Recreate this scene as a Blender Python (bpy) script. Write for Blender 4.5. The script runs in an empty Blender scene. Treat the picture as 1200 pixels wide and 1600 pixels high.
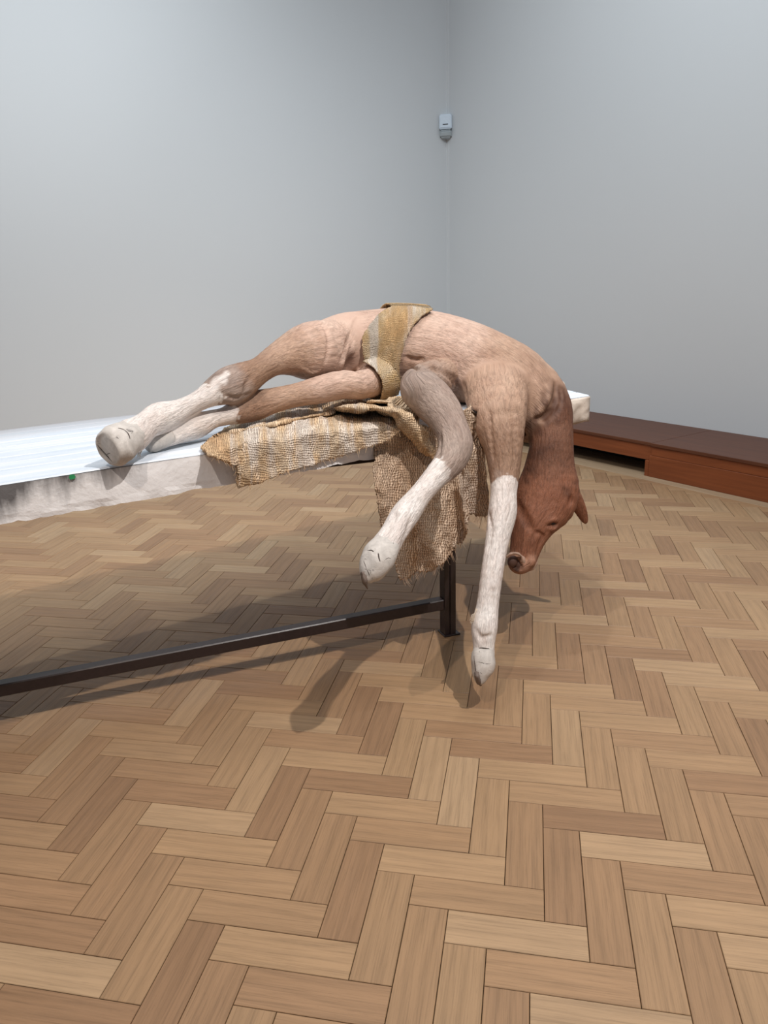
import bpy, bmesh, math, random
import numpy as np
from mathutils import Vector, Matrix
from mathutils.bvhtree import BVHTree

random.seed(7); np.random.seed(7)
SC = bpy.context.scene
COL = SC.collection
PI = math.pi

# ---------------------------------------------------------------- camera
F_PX, PITCH, ROLL = 1174.046, 0.294048, -0.029823
UNIT = 0.0762                       # width of one parquet block, metres
CAM_H = 14.91785 * UNIT
cp_, sp_ = math.cos(PITCH), math.sin(PITCH); cr_, sr_ = math.cos(ROLL), math.sin(ROLL)
FWD = np.array([0, cp_, -sp_]); R0 = np.array([1.0, 0, 0]); U0 = np.cross(R0, FWD)
RGT = R0 * cr_ + U0 * sr_; UPV = -R0 * sr_ + U0 * cr_
CAM = np.array([0, 0, CAM_H])
cd = bpy.data.cameras.new('camera'); cam = bpy.data.objects.new('camera', cd); COL.objects.link(cam)
cd.sensor_fit = 'VERTICAL'; cd.sensor_height = 24; cd.sensor_width = 18; cd.lens = F_PX / 1600 * 24
cd.clip_start = 0.05
m = Matrix.Identity(4)
for i in range(3):
    m[i][0] = RGT[i]; m[i][1] = UPV[i]; m[i][2] = -FWD[i]; m[i][3] = CAM[i]
cam.matrix_world = m
SC.camera = cam

# room axes: A runs along the slab and the left wall (to the far right), N points from the slab towards the visitor
ANG = math.radians(56.26)
A = np.array([math.sin(ANG), math.cos(ANG), 0]); N = np.array([math.cos(ANG), -math.sin(ANG), 0]); Z = np.array([0, 0, 1.0])
QF = -1.7308                        # plane of the slab's front face
TOP, BOT = 0.757, 0.667             # slab faces
def W(s, q, z): return A * s + N * (QF + q) + Z * z
def sqz(P): P = np.asarray(P); return np.stack([P @ A, P @ N - QF, P[..., 2]], -1)
def ray(x, y):
    d = RGT * ((x - 600) / F_PX) - UPV * ((y - 800) / F_PX) + FWD
    return d
def atq(x, y, q):
    d = ray(x, y); return CAM + d * ((QF + q - CAM @ N) / (d @ N))
def atz(x, y, z):
    d = ray(x, y); return CAM + d * ((z - CAM_H) / d[2])
def depth(P): return (np.asarray(P) - CAM) @ FWD

# ---------------------------------------------------------------- light
SC.view_settings.view_transform = 'Standard'; SC.view_settings.look = 'None'
SC.view_settings.gamma = 1.0; SC.view_settings.use_curve_mapping = False
SC.view_settings.exposure = 0.0
wd = bpy.data.worlds.new('world'); SC.world = wd; wd.use_nodes = True
wd.node_tree.nodes['Background'].inputs[0].default_value = (0.78, 0.88, 1.0, 1)
wd.node_tree.nodes['Background'].inputs[1].default_value = 0.20
def aim(o, pos, tgt):
    o.location = Vector(pos); o.rotation_euler = (Vector(tgt) - Vector(pos)).to_track_quat('-Z', 'Y').to_euler()
def spot(name, pos, tgt, power, col, angle, blend, size):
    l = bpy.data.lights.new(name, 'SPOT'); l.energy = power; l.color = col
    l.spot_size = math.radians(angle); l.spot_blend = blend; l.shadow_soft_size = size
    o = bpy.data.objects.new(name, l); COL.objects.link(o); aim(o, pos, tgt); return o
def area(name, pos, tgt, power, col, sx, sy):
    l = bpy.data.lights.new(name, 'AREA'); l.energy = power; l.color = col; l.shape = 'RECTANGLE'; l.size = sx; l.size_y = sy
    o = bpy.data.objects.new(name, l); COL.objects.link(o); aim(o, pos, tgt); return o
T0 = W(1.15, 0.05, 0.55)
spot('key_spot', T0 + 3.1 * (N * 0.61 + A * 0.06 + Z), T0, 370, (1.0, 0.94, 0.89), 75, 0.8, 0.025)
spot('left_spot', T0 + 3.1 * (N * 0.54 - A * 0.68 + Z), T0, 190, (1.0, 0.88, 0.78), 80, 0.8, 0.03)
area('overhead_fill', (0.3, 2.2, 5.2), (0.3, 2.2, 0), 105, (0.88, 0.94, 1.0), 4.5, 4.5)  # unseen overhead area lamp, added as soft cool ambient fill
CORNER = np.array([0.61, 6.846, 0])
def wallpt(sa, sn, z): return CORNER - A * sa + N * sn + Z * z   # sa along the left wall, sn along the right wall
spot('wall_spot_left', wallpt(3.3, 2.9, 4.4), wallpt(3.5, 0, .6), 300, (0.88, 0.95, 1.0), 110, 1.0, 0.05)
spot('wall_fill_low', wallpt(4.4, 3.3, 3.0), wallpt(4.0, 0, .5), 120, (1.0, 0.96, 0.93), 100, 1.0, 0.05)  # added fill lamp, brightens the lower part of the left wall
spot('wall_spot_right', wallpt(2.9, 3.0, 4.4), wallpt(0, 2.7, .9), 260, (0.88, 0.95, 1.0), 110, 1.0, 0.05)

# ---------------------------------------------------------------- materials
class NT:
    def __init__(s, name):
        s.m = bpy.data.materials.new(name); s.m.use_nodes = True; s.t = s.m.node_tree; s.b = s.t.nodes['Principled BSDF']
    def n(s, typ, **kw):
        o = s.t.nodes.new(typ)
        for k, v in kw.items():
            if k.startswith('i_'):
                k = k[2:]; k = int(k) if k.isdigit() else k.replace('_', ' ')
                if isinstance(v, bpy.types.NodeSocket): s.t.links.new(v, o.inputs[k])
                else: o.inputs[k].default_value = v
            else: setattr(o, k, v)
        return o
    def l(s, a, b): s.t.links.new(a, b)
    def noise(s, vec, scale, detail=4, rough=.55, dist=0.0):
        o = s.n('ShaderNodeTexNoise'); s.l(vec, o.inputs['Vector']); o.inputs['Scale'].default_value = scale
        o.inputs['Detail'].default_value = detail; o.inputs['Roughness'].default_value = rough; o.inputs['Distortion'].default_value = dist
        return o.outputs['Fac']
    def mapv(s, vec, sc=(1, 1, 1), loc=(0, 0, 0), rot=(0, 0, 0)):
        o = s.n('ShaderNodeMapping'); s.l(vec, o.inputs[0]); o.inputs['Scale'].default_value = sc; o.inputs['Location'].default_value = loc; o.inputs['Rotation'].default_value = rot
        return o.outputs[0]
    def ramp(s, fac, stops):
        o = s.n('ShaderNodeValToRGB'); s.l(fac, o.inputs[0]); e = o.color_ramp.elements
        while len(e) < len(stops): e.new(0.5)
        for el, (p, c) in zip(e, stops):
            el.position = p; el.color = (c, c, c, 1) if isinstance(c, (int, float)) else (*c, 1)
        return o.outputs[0]
    def math(s, op, a, b=0.0, c=None):
        o = s.n('ShaderNodeMath', operation=op)
        for i, v in enumerate((a, b, c)):
            if v is None: continue
            if isinstance(v, bpy.types.NodeSocket): s.l(v, o.inputs[i])
            else: o.inputs[i].default_value = v
        return o.outputs[0]
    def mix(s, fac, a, b, mode='MIX'):
        o = s.n('ShaderNodeMix', data_type='RGBA', blend_type=mode)
        for i, v in ((0, fac), (6, a), (7, b)):
            if isinstance(v, bpy.types.NodeSocket): s.l(v, o.inputs[i])
            elif i == 0: o.inputs[i].default_value = v
            else: o.inputs[i].default_value = (*v, 1)
        return o.outputs[2]
    def bump(s, h, strength, dist, prev=None):
        o = s.n('ShaderNodeBump'); s.l(h, o.inputs['Height']); o.inputs['Strength'].default_value = strength; o.inputs['Distance'].default_value = dist
        if prev is not None: s.l(prev, o.inputs['Normal'])
        return o.outputs[0]
    def out(s, col=None, rough=None, normal=None, **kw):
        for v, k in ((col, 'Base Color'), (rough, 'Roughness'), (normal, 'Normal')):
            if v is None: continue
            if isinstance(v, bpy.types.NodeSocket): s.l(v, s.b.inputs[k])
            elif k == 'Base Color': s.b.inputs[k].default_value = (*v, 1)
            else: s.b.inputs[k].default_value = v
        for k, v in kw.items(): s.b.inputs[k.replace('_', ' ')].default_value = v
        return s.m
    def obj(s): return s.n('ShaderNodeTexCoord').outputs['Object']
    def uv(s): return s.n('ShaderNodeTexCoord').outputs['UV']

def lin(r, g, b): return tuple(((c / 255 / 12.92) if c <= 10 else ((c / 255 + 0.055) / 1.055) ** 2.4) for c in (r, g, b))

def mat_oak(name, k):
    t = NT(name)
    uv = t.uv()
    r1 = t.n('ShaderNodeObjectInfo').outputs['Random']; r2 = t.n('ShaderNodeNewGeometry').outputs['Random Per Island']
    rr = t.math('ADD', t.math('MULTIPLY', r1, 37.7), t.math('MULTIPLY', r2, 91.3))
    wn = t.n('ShaderNodeTexWhiteNoise', noise_dimensions='1D'); t.l(rr, wn.inputs['W'])
    off = t.n('ShaderNodeVectorMath', operation='SCALE'); t.l(wn.outputs['Color'], off.inputs[0]); off.inputs['Scale'].default_value = 13.0
    ad = t.n('ShaderNodeVectorMath', operation='ADD'); t.l(uv, ad.inputs[0]); t.l(off.outputs[0], ad.inputs[1])
    v = ad.outputs[0]
    base = t.ramp(wn.outputs['Value'], [(p_, tuple(k * x for x in lin(*c_))) for p_, c_ in ((0, (156, 121, 90)), (.15, (166, 130, 97)), (.5, (173, 138, 103)), (.85, (179, 145, 109)), (1, (188, 156, 121)))])
    # cathedral figure: stretched distorted bands
    w = t.n('ShaderNodeTexWave', wave_type='BANDS', bands_direction='Y'); t.l(t.mapv(v, (2.2, 11, 1)), w.inputs['Vector'])
    w.inputs['Scale'].default_value = 1.0; w.inputs['Distortion'].default_value = 9; w.inputs['Detail'].default_value = 3; w.inputs['Detail Scale'].default_value = .7
    g1 = t.ramp(w.outputs['Fac'], [(0.05, .92), (.4, 1.0), (1, 1.02)])
    g2 = t.ramp(t.noise(t.mapv(v, (9, 320, 1)), 1, 5, .6), [(.28, .76), (.52, 1.0), (.8, 1.06)])
    g3 = t.ramp(t.noise(t.mapv(v, (3, 10, 1)), 1, 3), [(.3, .90), (.7, 1.06)])
    pores = t.ramp(t.noise(t.mapv(v, (45, 900, 1)), 1, 2), [(.62, 1.0), (.74, .80)])
    c = t.mix(1, base, g1, 'MULTIPLY'); c = t.mix(1, c, g2, 'MULTIPLY'); c = t.mix(.9, c, g3, 'MULTIPLY'); c = t.mix(.8, c, pores, 'MULTIPLY')
    rough = t.ramp(t.noise(t.mapv(v, (6, 60, 1)), 1, 3), [(.3, .40), (.7, .52)])
    nrm = t.bump(t.noise(t.mapv(v, (20, 500, 1)), 1, 3), .12, .001)
    return t.out(c, rough, nrm, Specular_IOR_Level=.35)

def mat_wood(name, c1, c2, rough=.4, axis=0):
    t = NT(name); o = t.obj()
    sc = [40, 40, 40]; sc[axis] = 2.0
    n1 = t.noise(t.mapv(o, sc), 1, 5, .6, .4)
    c = t.ramp(n1, [(.3, c1), (.7, c2)])
    return t.out(c, rough, t.bump(n1, .08, .002), Specular_IOR_Level=.3)

def mat_wall():
    t = NT('painted_wall'); o = t.obj()
    n1 = t.noise(o, 90, 4); n2 = t.noise(o, .6, 2)
    c = t.mix(n2, lin(205, 208, 209), lin(210, 212, 213))
    return t.out(c, .75, t.bump(n1, .06, .002))

def mat_plaster(name, lo, hi, dark, stain=True):
    t = NT(name); o = t.obj()
    n = t.noise(o, 7, 6, .62, .3); n2 = t.noise(o, 40, 5, .6)
    c = t.ramp(n, [(.3, lo), (.62, hi)])
    sep = t.n('ShaderNodeSeparateXYZ'); t.l(o, sep.inputs[0])
    if stain:
        # black mould growing down from the arris and up the far left of the face, streaked
        st = t.noise(t.mapv(o, (9, 9, 2.2)), 1, 6, .65)
        h = t.math('MULTIPLY_ADD', sep.outputs[2], 10.0, -.60)          # 0 at top edge, negative below
        e = t.math('ADD', h, t.math('MULTIPLY', st, 2.2))
        lft = t.math('MULTIPLY', t.math('SUBTRACT', .50, sep.outputs[0]), 2.2)
        mk = t.ramp(t.math('ADD', e, lft), [(.38, 0.0), (1.05, .9)])
        c = t.mix(mk, c, dark)
        ed = t.ramp(t.math('MULTIPLY_ADD', sep.outputs[2], 60, 1.0), [(.55, 0), (.9, .75)])
        c = t.mix(t.math('MULTIPLY', ed, n2), c, dark)
    c = t.mix(t.ramp(n2, [(.6, 0), (.85, .22)]), c, dark)
    nrm = t.bump(n, .5, .012, t.bump(n2, .4, .004))
    return t.out(c, .8, nrm, Specular_IOR_Level=.25)

def mat_strip():
    t = NT('white_painted_strip'); o = t.obj()
    n = t.noise(t.mapv(o, (2, 14, 10)), 1, 6, .6); n2 = t.noise(o, 30, 4)
    c = t.ramp(n, [(.3, lin(196, 208, 220)), (.55, lin(222, 228, 236)), (.75, lin(236, 238, 241))])
    sep = t.n('ShaderNodeSeparateXYZ'); t.l(o, sep.inputs[0])
    bk = t.ramp(t.math('ADD', t.math('MULTIPLY', sep.outputs[1], 1.0), t.math('MULTIPLY', n, .22)), [(.62, 0.0), (.84, .6)])
    c = t.mix(bk, c, lin(120, 108, 102))
    return t.out(c, .45, t.bump(n, .2, .003), Specular_IOR_Level=.4)

def mat_simple(name, col, rough, scale=60, var=.12, metallic=0.0, bump=.1):
    t = NT(name); o = t.obj(); n = t.noise(o, scale, 4)
    c = t.ramp(n, [(.3, tuple(x * (1 - var) for x in col)), (.7, tuple(min(1, x * (1 + var)) for x in col))])
    return t.out(c, rough, t.bump(n, bump, .002), Metallic=metallic)

def mat_coat():
    t = NT('short_foal_coat')
    col = t.n('ShaderNodeAttribute', attribute_name='coat').outputs['Color']
    fl = t.n('ShaderNodeAttribute', attribute_name='flow').outputs['Vector']
    o = t.obj()
    sp = t.n('ShaderNodeSeparateXYZ'); t.l(fl, sp.inputs[0]); seam = sp.outputs[2]
    def fade(f): return t.math('MULTIPLY_ADD', t.math('SUBTRACT', f, .52), seam, .52)
    f1 = t.noise(t.mapv(fl, (38, 170, 0)), 1, 4, .6, .6)
    f2 = fade(t.noise(t.mapv(fl, (90, 420, 0)), 1, 3, .6, .3)); f1 = fade(f1)
    n = t.noise(o, 9, 4, .6); n3 = t.noise(o, 34, 4, .65, .8)
    f0 = fade(t.noise(t.mapv(fl, (11, 34, 0)), 1, 5, .62, 1.0))
    c = t.mix(.55, col, t.ramp(f0, [(.32, (.80, .72, .68)), (.6, 1.04)]), 'MULTIPLY')
    c = t.mix(1, c, t.ramp(f1, [(.3, .72), (.6, 1.05)]), 'MULTIPLY')
    c = t.mix(.8, c, t.ramp(f2, [(.3, .74), (.62, 1.06)]), 'MULTIPLY')
    c = t.mix(.8, c, t.ramp(n, [(.3, (.88, .80, .78)), (.7, (1.05, 1.03, 1.02))]), 'MULTIPLY')
    nrm = t.bump(f1, .5, .005, t.bump(f2, .4, .003, t.bump(n3, .25, .007, t.bump(f0, .6, .011))))
    return t.out(c, .62, nrm, Specular_IOR_Level=.3)

def mat_hoof(name='pale_hoof', col=lin(206, 198, 190)):
    t = NT(name); o = t.obj(); n = t.noise(o, 30, 6, .65, 1.0); n2 = t.noise(o, 120, 4)
    c = t.ramp(n, [(.28, tuple(x * .72 for x in col)), (.6, col)])
    crack = t.ramp(t.noise(t.mapv(o, (26, 26, 60)), 1, 7, .75, 1.6), [(.34, 1), (.385, 0)])
    c = t.mix(t.math('MULTIPLY', crack, .75), c, lin(52, 42, 38))
    return t.out(c, .7, t.bump(n, .4, .006, t.bump(n2, .3, .002)))

def mat_cloth(name, cols, scale=1.0, weave=1.0, ax=.75, ay=.45):
    t = NT(name); uv = t.uv()
    n = t.noise(uv, 6, 5, .62, .6); n2 = t.noise(uv, 70, 4, .65); nb = t.noise(t.mapv(uv, (11, 1.2, 1)), 1, 4, .6, .3)
    c = t.ramp(n, [(.28, cols[0]), (.45, cols[1]), (.58, cols[2]), (.74, cols[3])])
    c = t.mix(t.ramp(nb, [(.56, 0), (.62, .75)]), c, cols[4])
    c = t.mix(t.ramp(t.noise(t.mapv(uv, (9, 1.0, 1), (3.3, 1, 0)), 1, 3), [(.58, 0), (.68, .5)]), c, lin(200, 150, 98))
    wob = t.n('ShaderNodeVectorMath', operation='ADD'); t.l(uv, wob.inputs[0])
    nz = t.n('ShaderNodeTexNoise'); t.l(uv, nz.inputs['Vector']); nz.inputs['Scale'].default_value = 22; nz.inputs['Detail'].default_value = 4
    sc = t.n('ShaderNodeVectorMath', operation='SCALE'); t.l(nz.outputs['Color'], sc.inputs[0]); sc.inputs['Scale'].default_value = .03
    t.l(sc.outputs[0], wob.inputs[1]); v = wob.outputs[0]
    def wave(d, s):
        w = t.n('ShaderNodeTexWave', wave_type='BANDS', bands_direction=d, wave_profile='SIN'); t.l(v, w.inputs['Vector'])
        w.inputs['Scale'].default_value = s; w.inputs['Distortion'].default_value = 1.6; w.inputs['Detail'].default_value = 3; w.inputs['Detail Scale'].default_value = 1.5
        return w.outputs['Fac']
    wx = wave('X', 62 * scale); wy = wave('Y', 46 * scale)
    h = t.math('ADD', t.math('MULTIPLY', wx, ax), t.math('MULTIPLY', wy, ay))
    h = t.math('ADD', h, t.math('MULTIPLY', n2, 1.0))
    gap = t.ramp(t.math('MULTIPLY', h, .5), [(.36, 1.0), (.56, 0.0)])
    c = t.mix(t.math('MULTIPLY', gap, .55 * weave), c, lin(118, 86, 60))
    nrm = t.bump(h, .8, .005, t.bump(t.noise(uv, 26, 4, .6), .5, .012))
    return t.out(c, .9, nrm, Specular_IOR_Level=.15)

M = {}
M['oak'] = mat_oak('oak_parquet', .82); M['oak_across'] = mat_oak('oak_parquet_sheen_dark', .77); M['wall'] = mat_wall()  # across copy is darker: grain sheen put into the wood colour
M['plaster'] = mat_plaster('stained_white_plaster', lin(230, 226, 224), lin(246, 243, 242), lin(70, 66, 66))
M['cream'] = mat_plaster('rough_cream_plaster', lin(160, 142, 126), lin(222, 208, 194), lin(104, 86, 72), False)
M['strip'] = mat_strip()
M['mahogany'] = mat_wood('red_brown_wood', lin(112, 60, 34), lin(136, 76, 44), .42)
M['dark_wood'] = mat_wood('dark_brown_wood', lin(84, 48, 32), lin(100, 60, 40), .45)
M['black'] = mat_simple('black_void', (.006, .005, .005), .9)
M['steel'] = mat_simple('dark_painted_steel', lin(44, 34, 34), .38, 90, .15)
M['subfloor'] = mat_simple('dark_joint_bed', lin(62, 42, 28), .9)
M['border'] = mat_wood('grey_oak_border', lin(150, 126, 100), lin(172, 148, 120), .5)
M['coat'] = mat_coat(); M['hoof'] = mat_hoof()
M['sacking'] = mat_cloth('coarse_tan_sacking', [lin(196, 164, 136), lin(212, 182, 154), lin(222, 198, 174), lin(204, 168, 132), lin(220, 200, 182)], .8, 1.15, 1.0, .3)
M['blanket'] = mat_cloth('mottled_ochre_blanket', [lin(206, 168, 128), lin(220, 188, 150), lin(230, 208, 180), lin(214, 172, 126), lin(236, 226, 216)], .9, .8)
M['band'] = mat_cloth('felted_ochre_cloth', [lin(190, 154, 110), lin(204, 172, 128), lin(212, 190, 158), lin(206, 168, 108), lin(212, 204, 194)], 1.6, .5)
M['sensor'] = mat_simple('white_sensor_plastic', lin(205, 216, 226), .45, 40, .03, 0, .02)
M['lens'] = mat_simple('grey_sensor_lens', lin(176, 186, 190), .35, 40, .03, 0, .02)
M['eye'] = mat_simple('dark_eye', lin(40, 26, 20), .3)
M['green'] = mat_simple('green_paint', lin(40, 140, 84), .6)
M['hair'] = mat_simple('pale_hair', lin(222, 206, 186), .7); M['lip'] = mat_simple('pale_lip', lin(178, 148, 130), .6, 120, .2, 0, .4); M['split'] = mat_simple('dark_split', lin(70, 58, 52), .8); M['toe'] = mat_hoof('dark_frayed_horn', lin(120, 104, 94)); M['mouth'] = mat_simple('dark_mouth', lin(92, 66, 56), .6)

# ---------------------------------------------------------------- mesh helpers
def put(name, me, mat, parent=None, label=None, cat=None, group=None, kind=None, smooth=False):
    o = bpy.data.objects.new(name, me); COL.objects.link(o)
    if mat is not None and not me.materials: me.materials.append(mat)
    if parent is not None: o.parent = parent
    if label: o['label'] = label
    if cat: o['category'] = cat
    if group: o['group'] = group
    if kind: o['kind'] = kind
    if smooth: me.polygons.foreach_set('use_smooth', np.ones(len(me.polygons), bool))
    return o
def empty(name, loc, label, cat, group=None):
    o = bpy.data.objects.new(name, None); COL.objects.link(o); o.location = Vector(loc); o.empty_display_size = .1
    o['label'] = label; o['category'] = cat
    if group: o['group'] = group
    return o
def mesh_from(name, V, Fc, uv=None):
    me = bpy.data.meshes.new(name); me.from_pydata([tuple(map(float, v)) for v in V], [], [tuple(map(int, f)) for f in Fc])
    if uv is not None:
        u = me.uv_layers.new(name='UVMap'); li = np.empty(len(me.loops), np.int32); me.loops.foreach_get('vertex_index', li)
        u.data.foreach_set('uv', np.asarray(uv, np.float32)[li].ravel())
    me.update(); return me
def bm_mesh(name, bm):
    bmesh.ops.recalc_face_normals(bm, faces=bm.faces); me = bpy.data.meshes.new(name); bm.to_mesh(me); bm.free(); return me
def box_bm(x0, x1, y0, y1, z0, z1, bevel=0.0, seg=1):
    bm = bmesh.new(); bmesh.ops.create_cube(bm, size=1)
    for v in bm.verts:
        v.co = Vector((x0 + (v.co.x + .5) * (x1 - x0), y0 + (v.co.y + .5) * (y1 - y0), z0 + (v.co.z + .5) * (z1 - z0)))
    if bevel: bmesh.ops.bevel(bm, geom=bm.edges[:], offset=bevel, segments=seg, affect='EDGES')
    return bm
def frame_matrix(X, Y, O):
    X = Vector(X).normalized(); Y = Vector(Y).normalized(); Zv = X.cross(Y)
    mm = Matrix.Identity(4)
    for i in range(3): mm[i][0] = X[i]; mm[i][1] = Y[i]; mm[i][2] = Zv[i]; mm[i][3] = O[i]
    return mm
_gen = [np.random.RandomState(3)]
_ph = _gen[0].uniform(-1, 1, (24, 3)); _ph /= np.linalg.norm(_ph, axis=1)[:, None]; _off = _gen[0].uniform(0, 7, 24)
def wob(P, freq, n=12, seed=0):
    """cheap smooth 3-D noise, about -1..1"""
    P = np.asarray(P); r = np.zeros(P.shape[:-1])
    for i in range(n):
        k = (i + seed * 5) % 24
        r += np.sin(P @ _ph[k] * freq * (1 + .37 * (i % 5)) + _off[k] + seed)
    return r / math.sqrt(n) / 1.1

# ---------------------------------------------------------------- room
LW0, RW0 = -6.2, 6.2
RC = .004
CEN = CORNER + (N - A) * RC
def wall(name, pts, back, h):
    pts = pts + back[::-1]; k = len(pts); V = pts + [p + Z * h for p in pts]
    Fc = [(i, (i + 1) % k, (i + 1) % k + k, i + k) for i in range(k)]
    return put(name, mesh_from(name, V, Fc), M['wall'], kind='structure')
NC = 40
arc = [(math.sin(PI / 2 * k / NC), math.cos(PI / 2 * k / NC)) for k in range(NC + 1)]
wl = wall('wall_left', [CORNER - A * 8] + [CEN + RC * (A * s_ - N * c_) for s_, c_ in arc] + [CEN + RC * A + N * .03], [CORNER - A * 8 - N * .15] + [CEN + (RC + .15) * (A * s_ - N * c_) for s_, c_ in arc] + [CEN + (RC + .15) * A + N * .14], 5.6)
for p in wl.data.polygons[:NC + 2]: p.use_smooth = True
wall('wall_right', [CEN + RC * A + N * .03, CORNER + N * 8], [CEN + (RC + .15) * A + N * .03, CORNER + N * 8 + A * .15], 5.6)

# ---------------------------------------------------------------- parquet floor (herringbone, 3.35 : 1 blocks)
YAW, LCX, LCY, LR = -0.19658, 0.30866, -20.33270, 3.34553
cyw, syw = math.cos(YAW), math.sin(YAW)
def lat(u, v):
    dx, dy = u - LCX, -v - LCY
    return np.array([(cyw * dx - syw * dy) * UNIT, (syw * dx + cyw * dy) * UNIT, 0])
def proj(P):
    d = np.asarray(P) - CAM; c = d @ FWD
    return 600 + F_PX * (d @ RGT) / c, 800 - F_PX * (d @ UPV) / c, c
fl = put('floor', bm_mesh('floor', box_bm(-4.2, 5.2, -.6, 7.6, -.06, -.0085)), M['subfloor'], kind='structure')
GAP = .0007
def block_mesh():
    w, l = UNIT - GAP * 2, UNIT * LR - GAP * 2
    bm = box_bm(-l / 2, l / 2, -w / 2, w / 2, -.008, 0)
    bmesh.ops.bevel(bm, geom=[e for e in bm.edges if all(v.co.z > -.001 for v in e.verts)], offset=.0009, segments=1, affect='EDGES')
    u = bm.loops.layers.uv.new('UVMap')
    for f in bm.faces:
        for lp in f.loops: lp[u].uv = (lp.vert.co.x, lp.vert.co.y)
    return bm_mesh('oak_block', bm)
BLK = block_mesh(); BLK.materials.append(M['oak']); BLK2 = BLK.copy(); BLK2.materials[0] = M['oak_across']
BFRONT = N * 0 + np.array([-0.83156656, -0.55542511, 0])
BENCH_D = -3.7093                                   # bench front plane: P . BFRONT = BENCH_D
BORDER = BENCH_D + .075
cells = []
for i in range(-75, 45):
    for j in range(-20, 20):
        for kind in 'HV':
            u0, v0 = i + j * LR, i - j * LR
            c = (u0 + LR / 2, v0 + .5) if kind == 'H' else (u0 + .5, v0 + 1 + LR / 2)
            P = lat(*c)
            if not (-4.0 < P[0] < 5.0 and -.4 < P[1] < 7.4): continue
            if P @ BFRONT < BORDER - .13 or P @ N - QF < -3.56: continue
            dvec = lat(c[0] + 1, c[1]) - P if kind == 'H' else lat(c[0], c[1] + 1) - P
            ang = math.atan2(dvec[1], dvec[0])
            if P[1] < .3: px, py, c_ = 9e3, 9e3, 1
            else: px, py, c_ = proj(P)
            vis = -90 < px < 1290 and py < 1690
            area_px = (F_PX / c_) ** 2 * (CAM_H / max(c_, .1)) if vis else 0
            cut = P @ BFRONT < BORDER + .14
            cells.append((area_px, vis and not cut, P, ang, random.random(), kind))
vis = sorted([c for c in cells if c[1]], key=lambda c: -c[0])[:298]
visid = set(id(c) for c in vis)
for c in vis:
    o = put('oak_block', BLK if c[5] == 'H' else BLK2, None, fl); o.location = Vector(c[2] + Z * random.uniform(-.00025, .00025))
    o.rotation_euler = (random.uniform(-.0008, .0008), random.uniform(-.0008, .0008), c[3] + (PI if c[4] > .5 else 0))
bmf = bmesh.new(); uvl = None
for c in cells:
    if id(c) in visid: continue
    k0 = len(bmf.verts); f0 = len(bmf.faces); bmf.from_mesh(BLK); bmf.verts.ensure_lookup_table(); bmf.faces.ensure_lookup_table()
    if c[5] == 'V':
        for f_ in bmf.faces[f0:]: f_.material_index = 1
    bmesh.ops.transform(bmf, matrix=Matrix.Translation(Vector(c[2] + Z * random.uniform(-.00025, .00025))) @ Matrix.Rotation(c[3] + (PI if c[4] > .5 else 0), 4, 'Z'), verts=bmf.verts[k0:])
bmesh.ops.bisect_plane(bmf, geom=bmf.verts[:] + bmf.edges[:] + bmf.faces[:], plane_co=Vector(BFRONT * (BORDER + .001)), plane_no=Vector(-BFRONT), clear_outer=True)
me = bpy.data.meshes.new('oak_blocks'); bmf.to_mesh(me); bmf.free(); me.materials.append(M['oak']); me.materials.append(M['oak_across'])
put('oak_block_field', me, None, fl, kind='stuff')
# border plank along the bench
BX = np.array([0.55542511, -0.83156656, 0])         # along the right wall, towards the visitor
B0 = BFRONT * BENCH_D                               # foot of the bench front plane
bo = put('border_plank', bm_mesh('border_plank', box_bm(-4, 5.5, -.30, .0742, -.008, .0004, .001)), M['border'], fl)
bo.matrix_world = frame_matrix(-BX, BFRONT, B0)

# ---------------------------------------------------------------- low wooden plinth along the right wall
cornx = (CORNER - B0) @ BX
j0 = (atz(1006, 743, 0) - B0) @ BX                  # junction of recessed and closed part
jr = j0 + .035
bench = empty('wall_plinth', B0 + BX * j0, 'long low red brown wooden plinth along the foot of the right wall', 'plinth')
bm_w = frame_matrix(-BX, BFRONT, B0)
def bpart(name, x0, x1, y0, y1, z0, z1, mat, bev=.002):
    o = put(name, bm_mesh(name, box_bm(-x1, -x0, y0, y1, z0, z1, bev)), mat, bench)
    bpy.context.view_layer.update(); o.matrix_parent_inverse = bench.matrix_world.inverted(); o.matrix_world = bm_w; return o
xr = j0 + 3.2; xl = cornx + .01
bpart('top_board', xl, jr, -.60, -.006, .183, .203, M['dark_wood'])
bpart('top_board', jr + .002, xr, -.60, .004, .183, .203, M['dark_wood'])
bpart('front_board', xl, jr, -.05, -.014, .095, .1825, M['mahogany'])
bpart('front_board', jr + .003, xr, -.045, -.004, .128, .1825, M['mahogany'])
bpart('kick_panel', j0 + .028, xr, -.045, 0, .0005, .1275, M['mahogany'])
bpart('end_block', j0, j0 + .027, -.30, 0, .0005, .0945, M['mahogany'])
bpart('recess_shade_back', xl, j0 - .001, -.34, -.30, .0005, .18, M['black'])  # black colour paints in the shade of the open recess

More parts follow.
